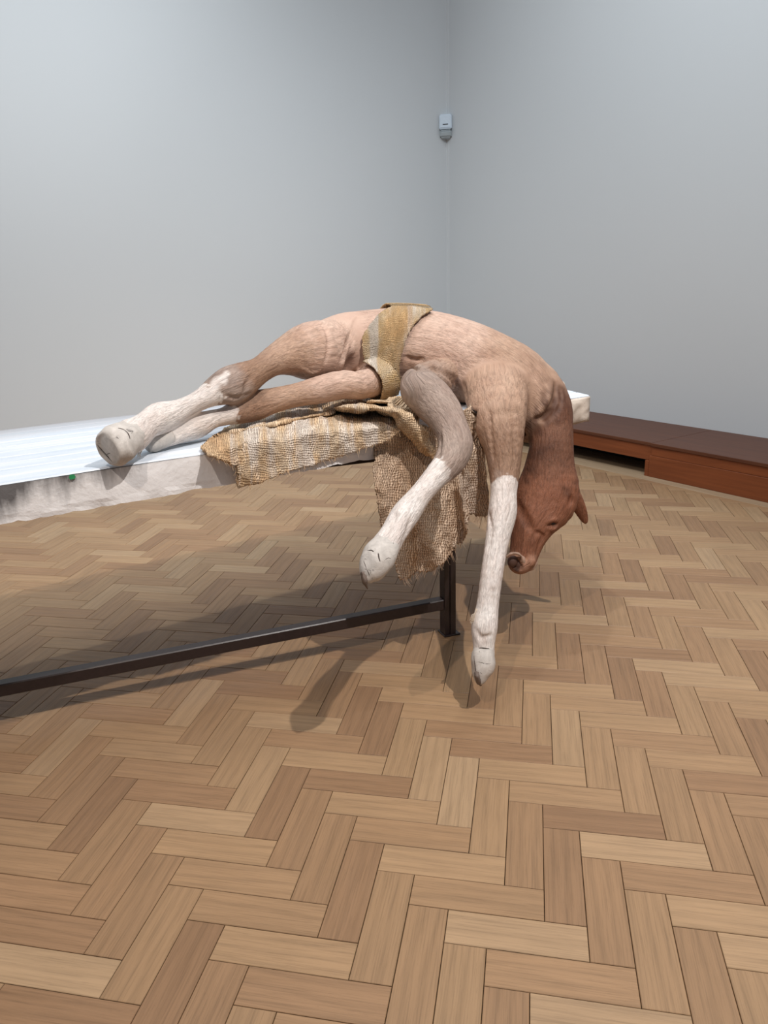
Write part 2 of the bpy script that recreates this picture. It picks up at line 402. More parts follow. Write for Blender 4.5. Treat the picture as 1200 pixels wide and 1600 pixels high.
# ---------------------------------------------------------------- motion sensor in the corner
cdir = (N - A); cdir /= np.linalg.norm(cdir)
sx = np.array([-cdir[1], cdir[0], 0]); sx = sx if sx @ RGT > 0 else -sx
zs = 2.36
def corner_at(z): return CORNER + cdir * (RC * .4142 + .052) + Z * z
ms = empty('motion_sensor', corner_at(zs), 'small white motion sensor high up in the wall corner', 'sensor')
def profile(name, prof, hw, mat, rnd=.012):
    # prof: (out, z) polygon extruded sideways, edges rounded
    bm = bmesh.new(); a = [bm.verts.new((-hw, -y, z)) for y, z in prof]; b = [bm.verts.new((hw, -y, z)) for y, z in prof]
    n = len(prof); bm.faces.new(a); bm.faces.new(b[::-1])
    for i in range(n): bm.faces.new((a[i], a[(i + 1) % n], b[(i + 1) % n], b[i]))
    bmesh.ops.recalc_face_normals(bm, faces=bm.faces); bmesh.ops.bevel(bm, geom=bm.edges[:], offset=rnd, segments=2, affect='EDGES')
    o = put(name, bm_mesh(name, bm), mat, ms, smooth=False); return o
ms.rotation_euler = (0, 0, math.atan2(sx[1], sx[0]))
profile('housing', [(-.045, .085), (.028, .085), (.034, -.02), (.030, -.028), (-.045, -.028)], .050, M['sensor'], .008)
profile('lens_window', [(-.045, -.03), (.030, -.03), (.036, -.04), (.020, -.082), (-.045, -.095)], .047, M['lens'], .009)
profile('indicator_slot', [(.028, .012), (.0345, .012), (.0350, .006), (.028, .006)], .022, M['black'], .001)
bk = put('mounting_bracket', bm_mesh('mounting_bracket', box_bm(-.02, .02, .03, .052, -.06, .06, .004)), M['sensor'], ms)

# ---------------------------------------------------------------- slab table on a steel frame
S0, S1 = -.9, 2.012
END_L = 2.12 + .10 * (.73 - .22) / .22 * .45        # far corner of the skewed end
table = empty('slab_table', W(1.1, -.36, 0), 'long white plaster slab on a dark steel frame under the foal', 'table')
bpy.context.view_layer.update()
TI = table.matrix_world.inverted()
def tpart(name, me, mat, mw=None, label=None, smooth=False):
    o = put(name, me, mat, table, label=label, smooth=smooth); o.matrix_parent_inverse = TI
    if mw is not None: o.matrix_world = mw
    return o
slab_m = frame_matrix(A, -N, W(0, 0, TOP))          # local x along, y backwards, z up from the top edge
def slab_mesh():
    NX, NZ, NY = 200, 8, 24; V = []; Fc = []; idx = {}
    def vid(p):
        V.append(p); return len(V) - 1
    xs = np.linspace(S0, 1, NX + 1)
    H_ = TOP - BOT
    def xend(y): return S1 + (END_L - S1) * y / .73
    def pt(a, y, z):
        x = S0 + a * (xend(y) - S0); return [x, y, z]
    loop = []                                        # cross-section loop: front face, bottom, back, top
    for k in range(NZ + 1): loop.append((0, -.004 - (H_ - .004) * k / NZ))
    for k in range(1, NY + 1): loop.append((.73 * k / NY, -H_))
    for k in range(1, NZ + 1): loop.append((.73, -H_ + (H_ - .004) * k / NZ))
    for k in range(1, NY): loop.append((.73 * (1 - k / NY), -.004))
    L = len(loop); P = np.array([[pt(a, y, z) for (y, z) in loop] for a in np.linspace(0, 1, NX + 1)])
    edge = np.clip((-P[..., 2] - .072) / .012, 0, 1)
    rag = np.maximum(0, wob(P * [1, 1, .3], 34, 12, 1)) * .003 + np.maximum(0, wob(P, 90, 10, 2)) * .003
    P[..., 2] += edge * rag
    front = (P[..., 1] < .001); P[..., 1] += front * (wob(P, 30, 10, 3) * .0014 + edge * (.002 + .003 * wob(P, 60, 8, 4)))
    V = P.reshape(-1, 3); g = lambda i, k: i * L + k % L
    Fc = [(g(i, k), g(i, k + 1), g(i + 1, k + 1), g(i + 1, k)) for i in range(NX) for k in range(L)]
    Fc.append([g(0, k) for k in range(L)][::-1]); Fc.append([g(NX, k) for k in range(L)])
    me = mesh_from('slab', V, Fc); bm = bmesh.new(); bm.from_mesh(me); me2 = bm_mesh('slab', bm); return me2
sl = tpart('slab', slab_mesh(), M['plaster'], slab_m)
def endface():
    n = 14; V = []; Fc = []
    for a in range(n + 1):
        for b in range(n + 1):
            s = .30 * a / n; z = -.006 - (TOP - BOT - .006) * b / n
            P = np.array([S1 - s, -.0015, z]); ed = min(a, n - a, b, n - b) / 2
            h = (.006 + .006 * wob(P, 55, 12, 5) + .004 * wob(P, 120, 10, 6)) * min(1, ed)
            V.append([P[0] + (0.004 * wob(P, 70, 8, 2) if a == n else 0), P[1] - max(h, -.001), P[2] + (.003 * wob(P, 80, 8, 1) if b == n else 0)])
    g = lambda a, b: a * (n + 1) + b
    for a in range(n):
        for b in range(n): Fc.append((g(a, b), g(a, b + 1), g(a + 1, b + 1), g(a + 1, b)))
    return mesh_from('plaster_patch', V, Fc)
ef = tpart('plaster_patch', endface(), M['cream'], slab_m, 'rough cream coloured plaster at the far end of the slab', True)
so = ef.modifiers.new('s', 'SOLIDIFY'); so.thickness = .0012
NS = 10; wS = .73 / NS
for k in range(NS):
    y0, y1 = k * wS + (.0022 if k else .0005), (k + 1) * wS - .0022
    xe0, xe1 = [S1 + (END_L - S1) * y / .73 - .004 for y in (y0, y1)]
    bm = bmesh.new(); n = 40
    dz = random.uniform(-.0006, .0006)
    rows = []
    for i in range(n + 1):
        a = i / n; r = []
        for yy, xe, zz in ((y0, xe0, -.003), (y0 + .002, xe0, 0), (y1 - .002, xe1, 0), (y1, xe1, -.003)):
            r.append(bm.verts.new((S0 + a * (xe - S0), yy, zz + dz + .0006 * math.sin(a * 31 + k * 2.1))))
        rows.append(r)
    for i in range(n):
        for j in range(3): bm.faces.new((rows[i][j], rows[i + 1][j], rows[i + 1][j + 1], rows[i][j + 1]))
    tpart('top_strip', bm_mesh('top_strip', bm), M['strip'], slab_m)
# green paint spot on the face
gp = atq(112, 745, 0.0025)
bm = bmesh.new(); bmesh.ops.create_circle(bm, cap_ends=True, segments=14, radius=.008)
for v in bm.verts: v.co = Vector((v.co.x * random.uniform(.6, 1.2), v.co.y * random.uniform(.5, .9), 0))
rr = bmesh.ops.extrude_face_region(bm, geom=bm.faces[:]); bmesh.ops.translate(bm, vec=(0, 0, .0015), verts=[e for e in rr['geom'] if isinstance(e, bmesh.types.BMVert)])
tpart('paint_spot', bm_mesh('paint_spot', bm), M['green'], frame_matrix(A, Z, gp), 'small green spot of paint')
bm = bmesh.new(); bmesh.ops.create_icosphere(bm, subdivisions=2, radius=.014)
for v in bm.verts: v.co = v.co * (1 + .25 * float(wob(np.array(v.co), 160, 8, 3))); v.co.z *= 1.1
tpart('plaster_lump', bm_mesh('plaster_lump', bm), M['cream'], frame_matrix(A, -N, atz(877, 602, TOP + .010)), 'small lump of plaster', True)
# steel frame
PB = atz(699, 990, 0); DB = np.array([math.sin(math.radians(68.84)), math.cos(math.radians(68.84)), 0]); NB = np.array([DB[1], -DB[0], 0])
fr_m = frame_matrix(DB, -NB, PB + Z * 0)             # x along the frame, y backwards
def fpart(name, b, bev=.002):
    return tpart(name, bm_mesh(name, box_bm(*b, bev)), M['steel'], fr_m)
def post(x, y):
    fpart('post', (x - .0185, x + .0005, y - .02, y + .02, .004, BOT - .0005)); fpart('post', (x + .0015, x + .0215, y - .0225, y + .02, .004, BOT - .0005))
    fpart('foot_plate', (x - .022, x + .036, y - .026, y + .03, 0.0002, .006), .001)
post(0, 0); post(-1.9, 0)
fpart('stretcher', (-1.9 + .022, -.019, -.018, .018, .098, .134), .003)
fpart('top_rail', (-1.9 + .022, -.019, -.018, .018, BOT - .041, BOT - .0005), .003)

# ---------------------------------------------------------------- foal: one continuous surface grown from tapered limbs
def catmull(P, n_per):
    P = np.asarray(P, float); out = []
    for i in range(len(P) - 1):
        p0 = P[max(i - 1, 0)]; p1 = P[i]; p2 = P[i + 1]; p3 = P[min(i + 2, len(P) - 1)]
        for k in range(n_per):
            t = k / n_per
            out.append(.5 * ((2 * p1) + (-p0 + p2) * t + (2 * p0 - 5 * p1 + 4 * p2 - p3) * t * t + (-p0 + 3 * p1 - 3 * p2 + p3) * t ** 3))
    out.append(P[-1]); return np.array(out)
# node: x px, y px, q (m in front of the slab face), half width px, half depth m
TAN = lin(186, 156, 134); PINK = lin(206, 178, 160); BRN = lin(158, 128, 106); GREY = lin(166, 148, 136); WHT = lin(236, 230, 224)
CHE = lin(116, 78, 58); CHD = lin(86, 56, 42); HEAD = lin(142, 95, 71); MUZ = lin(176, 134, 110); HGREY = lin(182, 148, 124)
CHAINS = {
 'trunk': (.030, [
  (505, 548, -.36, 42, .10, PINK), (538, 545, -.37, 53, .115, PINK), (575, 546, -.36, 59, .125, PINK), (620, 546, -.32, 62, .135, PINK), (670, 551, -.28, 63, .145, PINK),
  (715, 566, -.23, 66, .15, PINK), (755, 585, -.17, 68, .145, TAN), (795, 610, -.10, 70, .135, TAN), (826, 634, -.03, 58, .11, TAN), (842, 650, .005, 44, .085, BRN)]),
 'neck': (.030, [
  (838, 622, -.02, 46, .085, BRN), (858, 640, .03, 34, .07, CHE), (863, 665, .06, 31, .06, CHE), (862, 695, .085, 33, .055, CHE), (859, 728, .10, 38, .055, CHE),
  (857, 760, .115, 47, .058, HEAD), (849, 787, .12, 48, .058, HEAD), (836, 812, .125, 36, .05, HEAD), (826, 838, .13, 27.5, .042, HEAD), (820, 860, .135, 23, .037, HEAD), (816, 874, .138, 21, .035, MUZ), (810, 880, .140, 18, .032, MUZ)]),
 'ear': (.014, [(887, 758, .118, 11, .022, CHE), (898, 779, .128, 11.5, .016, HEAD), (907, 797, .138, 9.5, .010, HEAD), (913, 811, .142, 6, .008, HEAD), (915, 816, .143, 3, .006, HEAD)]),
 'foreleg_right': (.035, [
  (775, 608, -.03, 50, .075, TAN), (778, 650, .04, 44, .065, TAN), (786, 695, .09, 31, .05, BRN), (788, 735, .12, 24, .042, BRN), (787, 770, .15, 20, .037, WHT), (785, 800, .17, 22, .042, WHT), (780, 828, .19, 19.5, .037, WHT),
  (774, 862, .215, 17.5, .031, WHT), (768, 900, .245, 17, .030, WHT), (762, 945, .275, 17, .030, WHT), (757, 980, .30, 20, .034, WHT), (756, 1004, .315, 16.5, .028, WHT), (756, 1026, .328, 16.5, .029, WHT)]),
 'foreleg_left': (.020, [
  (690, 585, -.10, 26, .05, TAN), (655, 603, .02, 30, .05, GREY), (672, 622, .06, 33, .05, GREY), (692, 645, .11, 30, .045, GREY), (706, 672, .155, 26, .042, GREY), (712, 697, .19, 27, .044, GREY), (702, 722, .215, 24, .040, GREY), (678, 748, .24, 18.5, .032, WHT),
  (657, 773, .265, 17.5, .029, WHT), (637, 799, .29, 21, .033, WHT), (626, 815, .305, 21, .034, WHT), (612, 838, .325, 20, .032, WHT), (601, 856, .34, 23, .034, WHT)]),
 'hindleg_upper': (.018, [
  (545, 530, -.36, 36, .08, PINK), (518, 546, -.32, 45, .085, PINK), (488, 549, -.27, 45, .085, PINK), (460, 553, -.245, 34, .062, TAN), (430, 563, -.22, 23, .042, TAN), (405, 579, -.19, 20, .037, BRN), (382, 592, -.17, 26, .038, BRN), (360, 602, -.155, 29, .038, GREY), (340, 610, -.145, 23, .035, GREY),
  (322, 620, -.135, 17, .029, WHT), (300, 632, -.125, 15, .027, WHT), (275, 644, -.115, 18, .029, WHT), (250, 653, -.105, 24, .034, WHT), (229, 665, -.072, 21, .032, WHT), (212, 678, -.038, 25, .034, WHT), (204, 682, -.026, 27, .035, WHT)]),
 'hindleg_lower': (.012, [
  (600, 585, -.32, 30, .06, PINK), (563, 602, -.17, 22, .05, PINK), (535, 601, -.145, 22, .05, PINK), (500, 609, -.16, 21, .042, PINK), (465, 617, -.175, 18, .034, TAN), (430, 625, -.185, 19, .033, TAN), (398, 634, -.19, 23, .036, BRN), (375, 642, -.18, 20, .034, BRN),
  (353, 650, -.165, 14, .028, WHT), (332, 655, -.155, 14, .027, WHT), (312, 663, -.145, 19, .03, WHT), (295, 668, -.14, 22, .033, WHT), (277, 678, -.13, 17, .03, WHT), (258, 689, -.115, 14, .027, WHT)]),
}
VOX = .0038
GO = np.array([.30, -.62, -.02]); GN = np.array([int(1.75 / VOX), int(1.06 / VOX), int(1.13 / VOX)])
FIELD = np.full(GN, .3, np.float32)
GX = [GO[i] + VOX * np.arange(GN[i], dtype=np.float32) for i in range(3)]
CAMS = sqz(CAM)
def seg_dist(X, Y_, Zc, a, b, ra, rb, fr):
    """distance to a tapered elliptic capsule; fr = (t, n, b) unit axes"""
    t, n, bb = fr; L = np.linalg.norm(b - a)
    dx, dy, dz = X - a[0], Y_ - a[1], Zc - a[2]
    u = dx * t[0] + dy * t[1] + dz * t[2]; h = np.clip(u / max(L, 1e-6), 0, 1)
    ou = u - h * L; on = dx * n[0] + dy * n[1] + dz * n[2]; ob = dx * bb[0] + dy * bb[1] + dz * bb[2]
    rn = ra[0] + (rb[0] - ra[0]) * h; rd = ra[1] + (rb[1] - ra[1]) * h; rt = np.minimum(rn, rd)
    k0 = np.sqrt((on / rn) ** 2 + (ob / rd) ** 2 + (ou / rt) ** 2) + 1e-6
    k1 = np.sqrt((on / rn ** 2) ** 2 + (ob / rd ** 2) ** 2 + (ou / rt ** 2) ** 2) + 1e-6
    return k0 * (k0 - 1) / k1, h
class Chain: pass
def base_col(nodes, nd):
    if nd[5] is not WHT: return nd[5]
    prev = [m_[5] for m_ in nodes if m_[5] is not WHT]
    return prev[-1] if prev else WHT
def make_chain(nodes, n_per=3):
    c = Chain(); P = []
    for nd in nodes:
        p = atq(nd[0], nd[1], nd[2]); r = nd[3] * depth(p) / F_PX
        P.append([*sqz(p), r, nd[4], *base_col(nodes, nd), 1.0 if nd[5] is WHT else 0.0])
    Q = catmull(P, n_per); c.p = Q[:, :3]; c.r = Q[:, 3:5]; c.col = np.clip(Q[:, 5:9], 0, 1); c.fr = []
    c.len = np.concatenate([[0], np.cumsum(np.linalg.norm(np.diff(c.p, axis=0), axis=1))])
    for i in range(len(Q) - 1):
        a = c.p[max(i - 1, 0)]; b = c.p[min(i + 2, len(Q) - 1)]
        t = (c.p[i + 1] - c.p[i]); t /= np.linalg.norm(t); ts = b - a; ts /= np.linalg.norm(ts)
        v = (c.p[i] - CAMS); v /= np.linalg.norm(v)
        n = np.cross(ts, v); n /= np.linalg.norm(n); n = n - t * (n @ t); n /= np.linalg.norm(n)
        c.fr.append((t, n, np.cross(n, t)))
    return c
CH = {k: make_chain(v[1]) for k, v in CHAINS.items()}
def smin(a, b, k):
    h = np.clip(.5 + .5 * (b - a) / k, 0, 1); return b + (a - b) * h - k * h * (1 - h)
def window(lo, hi):
    i0 = np.maximum(((lo - GO) / VOX).astype(int), 0); i1 = np.minimum(((hi - GO) / VOX).astype(int) + 2, GN)
    sl_ = tuple(slice(a, b) for a, b in zip(i0, i1))
    return sl_, (GX[0][sl_[0]][:, None, None], GX[1][sl_[1]][None, :, None], GX[2][sl_[2]][None, None, :])
PAD = .05
for key, (kk, _) in CHAINS.items():
    c = CH[key]; R = c.r.max(1)
    slc, _x = window(c.p.min(0) - R.max() - PAD - .01, c.p.max(0) + R.max() + PAD + .01)
    T = np.full([q.stop - q.start for q in slc], .3, np.float32)
    for i in range(len(c.p) - 1):
        rm = max(R[i], R[i + 1]) + PAD
        s2, X = window(np.minimum(c.p[i], c.p[i + 1]) - rm, np.maximum(c.p[i], c.p[i + 1]) + rm)
        d, _h = seg_dist(*X, c.p[i], c.p[i + 1], c.r[i], c.r[i + 1], c.fr[i])
        loc = tuple(slice(p.start - q.start, p.stop - q.start) for p, q in zip(s2, slc))
        T[loc] = smin(T[loc], d.astype(np.float32), .004)
    FIELD[slc] = smin(FIELD[slc], T, kk)
# flesh flattens where it lies on the slab
s2, X = window(np.array([.3, -.62, BOT - .06]), np.array([2.04, .10, TOP + .06]))
dq = np.maximum(-.80 - X[1], X[1] - .022); dz = np.maximum(BOT - .004 - X[2], X[2] - (TOP + .005)); 
db = np.minimum(np.maximum(dq, dz), 0) + np.sqrt(np.maximum(dq, 0) ** 2 + np.maximum(dz, 0) ** 2) + 0 * X[0]
FIELD[s2] = -smin(-FIELD[s2], db.astype(np.float32), .012)
def sample(P):
    g = (np.asarray(P) - GO) / VOX; i = np.clip(np.floor(g).astype(int), 0, GN - 2); f = g - i; r = 0
    for dx in (0, 1):
        for dy in (0, 1):
            for dz in (0, 1):
                w = (f[..., 0] if dx else 1 - f[..., 0]) * (f[..., 1] if dy else 1 - f[..., 1]) * (f[..., 2] if dz else 1 - f[..., 2])
                r = r + w * FIELD[i[..., 0] + dx, i[..., 1] + dy, i[..., 2] + dz]
    return r
def grad(P):
    e = VOX; P = np.asarray(P); g = np.stack([sample(P + e * np.eye(3)[k]) - sample(P - e * np.eye(3)[k]) for k in range(3)], -1)
    return g / (np.linalg.norm(g, axis=-1, keepdims=True) + 1e-9)
def surf(x, y):
    """first point of the foal's skin on the sight line through a photograph pixel (s, q, z) or None"""
    d = ray(x, y); d = d / np.linalg.norm(d); t = np.arange(.9, 3.6, .002)
    P = sqz(CAM + t[:, None] * d); f = sample(P); k = np.argmax(f < 0)
    if f[k] >= 0: return None
    return P[k]
def carve(pts, r, amount=1.0, add=False, k=.006, lift=.35):
    """crease (or welt) along pixels laid on the skin"""
    H_ = [surf(*p) for p in pts]; H_ = [h for h in H_ if h is not None]
    if len(H_) < 2: return
    H_ = catmull(H_, 4)
    G = grad(H_); C_ = H_ + G * (r * lift if not add else -r * .3)
    for i in range(len(C_) - 1):
        rad = r * (.35 + .65 * math.sin(PI * (i + .5) / (len(C_) - 1)))
        s2, X = window(np.minimum(C_[i], C_[i + 1]) - r - .02, np.maximum(C_[i], C_[i + 1]) + r + .02)
        t = C_[i + 1] - C_[i]; L = np.linalg.norm(t) + 1e-9; t = t / L
        a0 = np.array([1., 0, 0]) if abs(t[0]) < .8 else np.array([0, 1., 0]); n = np.cross(t, a0); n /= np.linalg.norm(n)
        d, _h = seg_dist(*X, C_[i], C_[i + 1], (rad, rad), (rad, rad), (t, n, np.cross(n, t)))
        d = d.astype(np.float32)
        FIELD[s2] = smin(FIELD[s2], d, k) if add else -smin(-FIELD[s2], d, k)
# skin folds and creases
HOL = [(548, 566, .030), (541, 578, .022)]
carve([(549, 520), (543, 540), (537, 560), (529, 579)], .012, k=.010)
carve([(553, 527), (548, 548), (542, 568)], .008)
carve([(630, 585), (655, 577), (685, 577), (703, 588), (713, 606), (719, 625)], .012, k=.010)
carve([(632, 558), (660, 562), (690, 566)], .005, k=.010)
carve([(724, 600), (730, 625), (738, 650)], .010)
carve([(716, 588), (721, 610), (728, 640)], .006, add=True)
carve([(690, 580), (705, 592), (711, 608)], .006, add=True)
carve([(868, 600), (868, 620), (860, 640), (846, 655)], .010, k=.010)
carve([(875, 605), (876, 630), (866, 648), (850, 662)], .007, k=.006)
carve([(862, 592), (860, 612), (852, 632), (838, 648)], .008, add=True)
carve([(835, 655), (850, 652), (862, 640)], .010)
carve([(500, 505), (512, 520), (514, 540), (508, 565)], .008)
carve([(470, 575), (485, 583), (500, 578)], .007, add=True)
carve([(395, 585), (385, 600), (380, 618)], .006)
carve([(352, 618), (372, 622), (392, 614)], .006)
carve([(560, 492), (550, 500), (546, 512)], .006, add=True)
carve([(690, 685), (688, 705), (683, 722)], .007)
carve([(692, 668), (695, 690), (690, 712)], .006, add=True)
carve([(765, 640), (768, 680), (772, 720)], .006)
carve([(800, 650), (804, 690), (803, 730)], .006)
carve([(618, 802), (612, 820), (604, 836)], .006)
carve([(640, 812), (634, 836), (626, 852)], .006)
carve([(764, 800), (768, 830), (762, 860)], .005)
carve([(745, 985), (752, 996), (768, 992)], .005)
# head: cheek edge, eye hollow, brow, nostril, mouth
carve([(808, 785), (818, 806), (830, 826)], .010, k=.016, lift=.7)
carve([(832, 842), (838, 832), (848, 838), (843, 850)], .004)
carve([(850, 836), (843, 848), (838, 866)], .005)
carve([(855, 818), (863, 812), (871, 814)], .006, add=True)
carve([(856, 826), (864, 827), (870, 824)], .005, add=True)
carve([(856, 822), (864, 820), (871, 819)], .004)
carve([(889, 790), (892, 783), (893, 776)], .008)
def ball(x, y, off, r, add=False, k=.005, h=None):
    h = surf(x, y) if h is None else h
    if h is None: return None
    c = h + grad(h) * off; s2, X = window(c - r - .03, c + r + .03)
    d = (np.sqrt((X[0] - c[0]) ** 2 + (X[1] - c[1]) ** 2 + (X[2] - c[2]) ** 2) - r).astype(np.float32)
    FIELD[s2] = smin(FIELD[s2], d, k) if add else -smin(-FIELD[s2], d, k); return c
for x_, y_, r_ in HOL: ball(x_, y_, r_ * .62, r_, False, .020)
NOS = surf(829, 880)
MQ = surf(808, 872)[1]; MH = [(surf(800, 876), .016), (surf(806, 881), .017), (surf(811, 886), .014)]
for h_, r_ in MH:
    if h_ is not None: ball(0, 0, .003, r_, False, .003, h_)
ball(831, 878, -.004, .015, True, .010)
ball(833, 880, .004, .006)
ball(790, 600, 0, .05, True, .03) if False else None
EYE = surf(865, 818)
# ---- surface nets
def surface_nets(F_):
    ins = F_ < 0
    c = np.zeros(np.array(F_.shape) - 1, np.uint8)
    for dx in (0, 1):
        for dy in (0, 1):
            for dz in (0, 1):
                c += ins[dx:F_.shape[0] - 1 + dx, dy:F_.shape[1] - 1 + dy, dz:F_.shape[2] - 1 + dz]
    mix_ = (c > 0) & (c < 8); idx = np.full(c.shape, -1, np.int64); I = np.argwhere(mix_); idx[mix_] = np.arange(len(I))
    acc = np.zeros((len(I), 3)); cnt = np.zeros(len(I)); cs = [(a, b, d) for a in (0, 1) for b in (0, 1) for d in (0, 1)]
    for a in cs:
        for ax in range(3):
            if a[ax]: continue
            b = list(a); b[ax] = 1
            fa = F_[I[:, 0] + a[0], I[:, 1] + a[1], I[:, 2] + a[2]].astype(float); fb = F_[I[:, 0] + b[0], I[:, 1] + b[1], I[:, 2] + b[2]].astype(float)
            cr = (fa < 0) != (fb < 0); t = np.where(cr, fa / np.where(cr, fa - fb, 1), 0)
            p = np.tile(np.array(a, float), (len(I), 1)); p[:, ax] = t
            acc[cr] += p[cr]; cnt[cr] += 1
    V = (I + acc / cnt[:, None]) * VOX + GO; Q = []
    for ax in range(3):
        o1, o2 = [(1, 2), (2, 0), (0, 1)][ax]
        s0 = [slice(None)] * 3; s1 = [slice(None)] * 3; s0[ax] = slice(0, -1); s1[ax] = slice(1, None)
        cr = ins[tuple(s0)] != ins[tuple(s1)]; E_ = np.argwhere(cr)
        E_ = E_[(E_[:, o1] > 0) & (E_[:, o2] > 0) & (E_[:, o1] < F_.shape[o1] - 1) & (E_[:, o2] < F_.shape[o2] - 1)]
        def cell(d1, d2):
            e = E_.copy(); e[:, o1] -= d1; e[:, o2] -= d2; return idx[e[:, 0], e[:, 1], e[:, 2]]
        q = np.stack([cell(1, 1), cell(0, 1), cell(0, 0), cell(1, 0)], 1)
        flip = ~ins[E_[:, 0], E_[:, 1], E_[:, 2]]; q[flip] = q[flip][:, ::-1]; Q.append(q)
    return V, np.concatenate(Q)
FV, FQ = surface_nets(FIELD)
# keep the largest island, relax once
def relax(V, Q, lam, it):
    for _ in range(it):
        S_ = np.zeros_like(V); n = np.zeros(len(V))
        for a, b in ((0, 1), (1, 2), (2, 3), (3, 0)):
            np.add.at(S_, Q[:, a], V[Q[:, b]]); np.add.at(n, Q[:, a], 1); np.add.at(S_, Q[:, b], V[Q[:, a]]); np.add.at(n, Q[:, b], 1)
        V = V + lam * (S_ / n[:, None] - V)
    return V
FV = relax(FV, FQ, .5, 2)
# colour and hair direction from the nearest limbs
best = np.full(len(FV), 9.0); second = np.full(len(FV), 9.0); flow = np.zeros((len(FV), 3)); colw = np.zeros((len(FV), 4)); ws = np.zeros(len(FV)); near = np.zeros(len(FV), int)
for ci, (key, c) in enumerate(CH.items()):
    cb = np.full(len(FV), 9.0); cc = np.zeros((len(FV), 4)); cf = np.zeros((len(FV), 3))
    for i in range(len(c.p) - 1):
        mid = (c.p[i] + c.p[i + 1]) / 2; sel = np.where(np.linalg.norm(FV - mid, axis=1) < c.r[i].max() + .12)[0]
        if not len(sel): continue
        X = FV[sel]; d, h = seg_dist(X[:, 0], X[:, 1], X[:, 2], c.p[i], c.p[i + 1], c.r[i], c.r[i + 1], c.fr[i])
        up = d < cb[sel]; k = sel[up]; cb[k] = d[up]; hh = h[up][:, None]
        rel = X[up] - c.p[i] - (c.p[i + 1] - c.p[i]) * hh; th = np.arctan2(rel @ c.fr[i][1], -(rel @ c.fr[i][2]))
        cf[k, 0] = c.len[i] + hh[:, 0] * (c.len[i + 1] - c.len[i]); cf[k, 1] = th * c.r.mean()
        wobble = .012 * wob(X[up], 60, 10, 3) + .007 * wob(X[up], 170, 10, 5)
        ss = cf[k, 0] + wobble
        cc[k] = np.stack([np.interp(ss, c.len, c.col[:, q]) for q in range(4)], 1)
    # crisp sock edges: sharpen towards white or coat
    w = np.exp(-np.clip(cb, -.02, .2) / .006) * (cb < 8); colw += w[:, None] * cc; ws += w
    up = cb < best; second = np.where(up, best, np.minimum(second, cb)); best[up] = cb[up]; flow[up] = cf[up]; near[up] = ci
flow[:, 2] = np.clip((second - best - .003) / .014, 0, 1)
# even out the hair direction along each limb
ea = np.concatenate([FQ[:, 0], FQ[:, 1], FQ[:, 2], FQ[:, 3]]); eb = np.concatenate([FQ[:, 1], FQ[:, 2], FQ[:, 3], FQ[:, 0]])
for _ in range(40):
    ok = (near[ea] == near[eb]) & (np.abs(flow[ea, 1] - flow[eb, 1]) < .06); a_, b_ = ea[ok], eb[ok]; nn_ = np.bincount(a_, minlength=len(FV)) + np.bincount(b_, minlength=len(FV))
    for q in (0, 1):
        sm = np.bincount(a_, flow[b_, q], len(FV)) + np.bincount(b_, flow[a_, q], len(FV)); flow[:, q] = np.where(nn_ > 0, .4 * flow[:, q] + .6 * sm / np.maximum(nn_, 1), flow[:, q])
for _ in range(6):
    sm = np.bincount(ea, flow[eb, 2], len(FV)) + np.bincount(eb, flow[ea, 2], len(FV)); flow[:, 2] = np.minimum(flow[:, 2], sm / (np.bincount(ea, minlength=len(FV)) + np.bincount(eb, minlength=len(FV))))
coat = colw / np.maximum(ws, 1e-9)[:, None]
wf = np.clip((coat[:, 3:] - .42) / .16, 0, 1); wf = wf * wf * (3 - 2 * wf); coat = coat[:, :3] * (1 - wf) + np.array(WHT) * wf
# darker chestnut hair on the withers and front of the chest, roan grey smudges on the white legs, pale muzzle rim, dark mouth, painted shade in body creases
def tint(x, y, r, col, amt, surf_pt=None):
    h = surf(x, y) if surf_pt is None else surf_pt
    if h is None: return
    d = np.linalg.norm((FV - h), axis=1) / r + .35 * wob(FV, 90, 10, 2); w = (np.clip(1.25 - d, 0, 1) * amt)[:, None]
    coat[:] = coat * (1 - w) + np.array(col) * w
for x, y, r, col, a in ((872, 615, .05, CHD, .9), (862, 640, .05, CHD, .8), (835, 665, .04, CHD, .8), (850, 585, .06, BRN, .6), (830, 560, .06, BRN, .35), (860, 700, .03, CHD, .4), (838, 705, .035, CHD, .8), (828, 740, .03, CHD, .8),
    (790, 560, .05, BRN, .3), (800, 640, .05, BRN, .5), (820, 600, .06, BRN, .35), (885, 770, .02, CHD, .6), (865, 820, .014, CHD, .8), (818, 820, .02, CHD, .5), (828, 850, .02, CHD, .3),
    (545, 560, .03, CHD, .6), (535, 578, .02, CHD, .7), (640, 565, .035, BRN, .6), (675, 572, .03, BRN, .6), (630, 580, .02, CHD, .5), (716, 600, .02, CHD, .5), (735, 640, .022, CHD, .8), (745, 680, .02, CHD, .5),  # shade painted into the coat at flank hollow, belly and foreleg creases
    (385, 615, .03, GREY, .7), (360, 575, .04, GREY, .5), (340, 590, .03, CHD, .35), (625, 605, .03, GREY, .6), (720, 690, .04, GREY, .7), (705, 730, .03, GREY, .6),
    (777, 740, .02, GREY, .5), (765, 725, .02, GREY, .5), (766, 800, .012, GREY, .5), (770, 920, .010, GREY, .45), (758, 1000, .012, GREY, .4), (620, 805, .008, GREY, .45), (655, 780, .010, GREY, .3),
    (335, 603, .018, WHT, 1), (346, 593, .017, WHT, 1), (356, 584, .012, WHT, 1), (826, 880, .016, MUZ, .9), (833, 870, .014, MUZ, .7), (800, 866, .010, MUZ, .7)): tint(x, y, r, col, a)
for h_, r_ in MH:
    if h_ is not None: tint(0, 0, r_ * 1.05, lin(74, 54, 46), 1.0, h_)
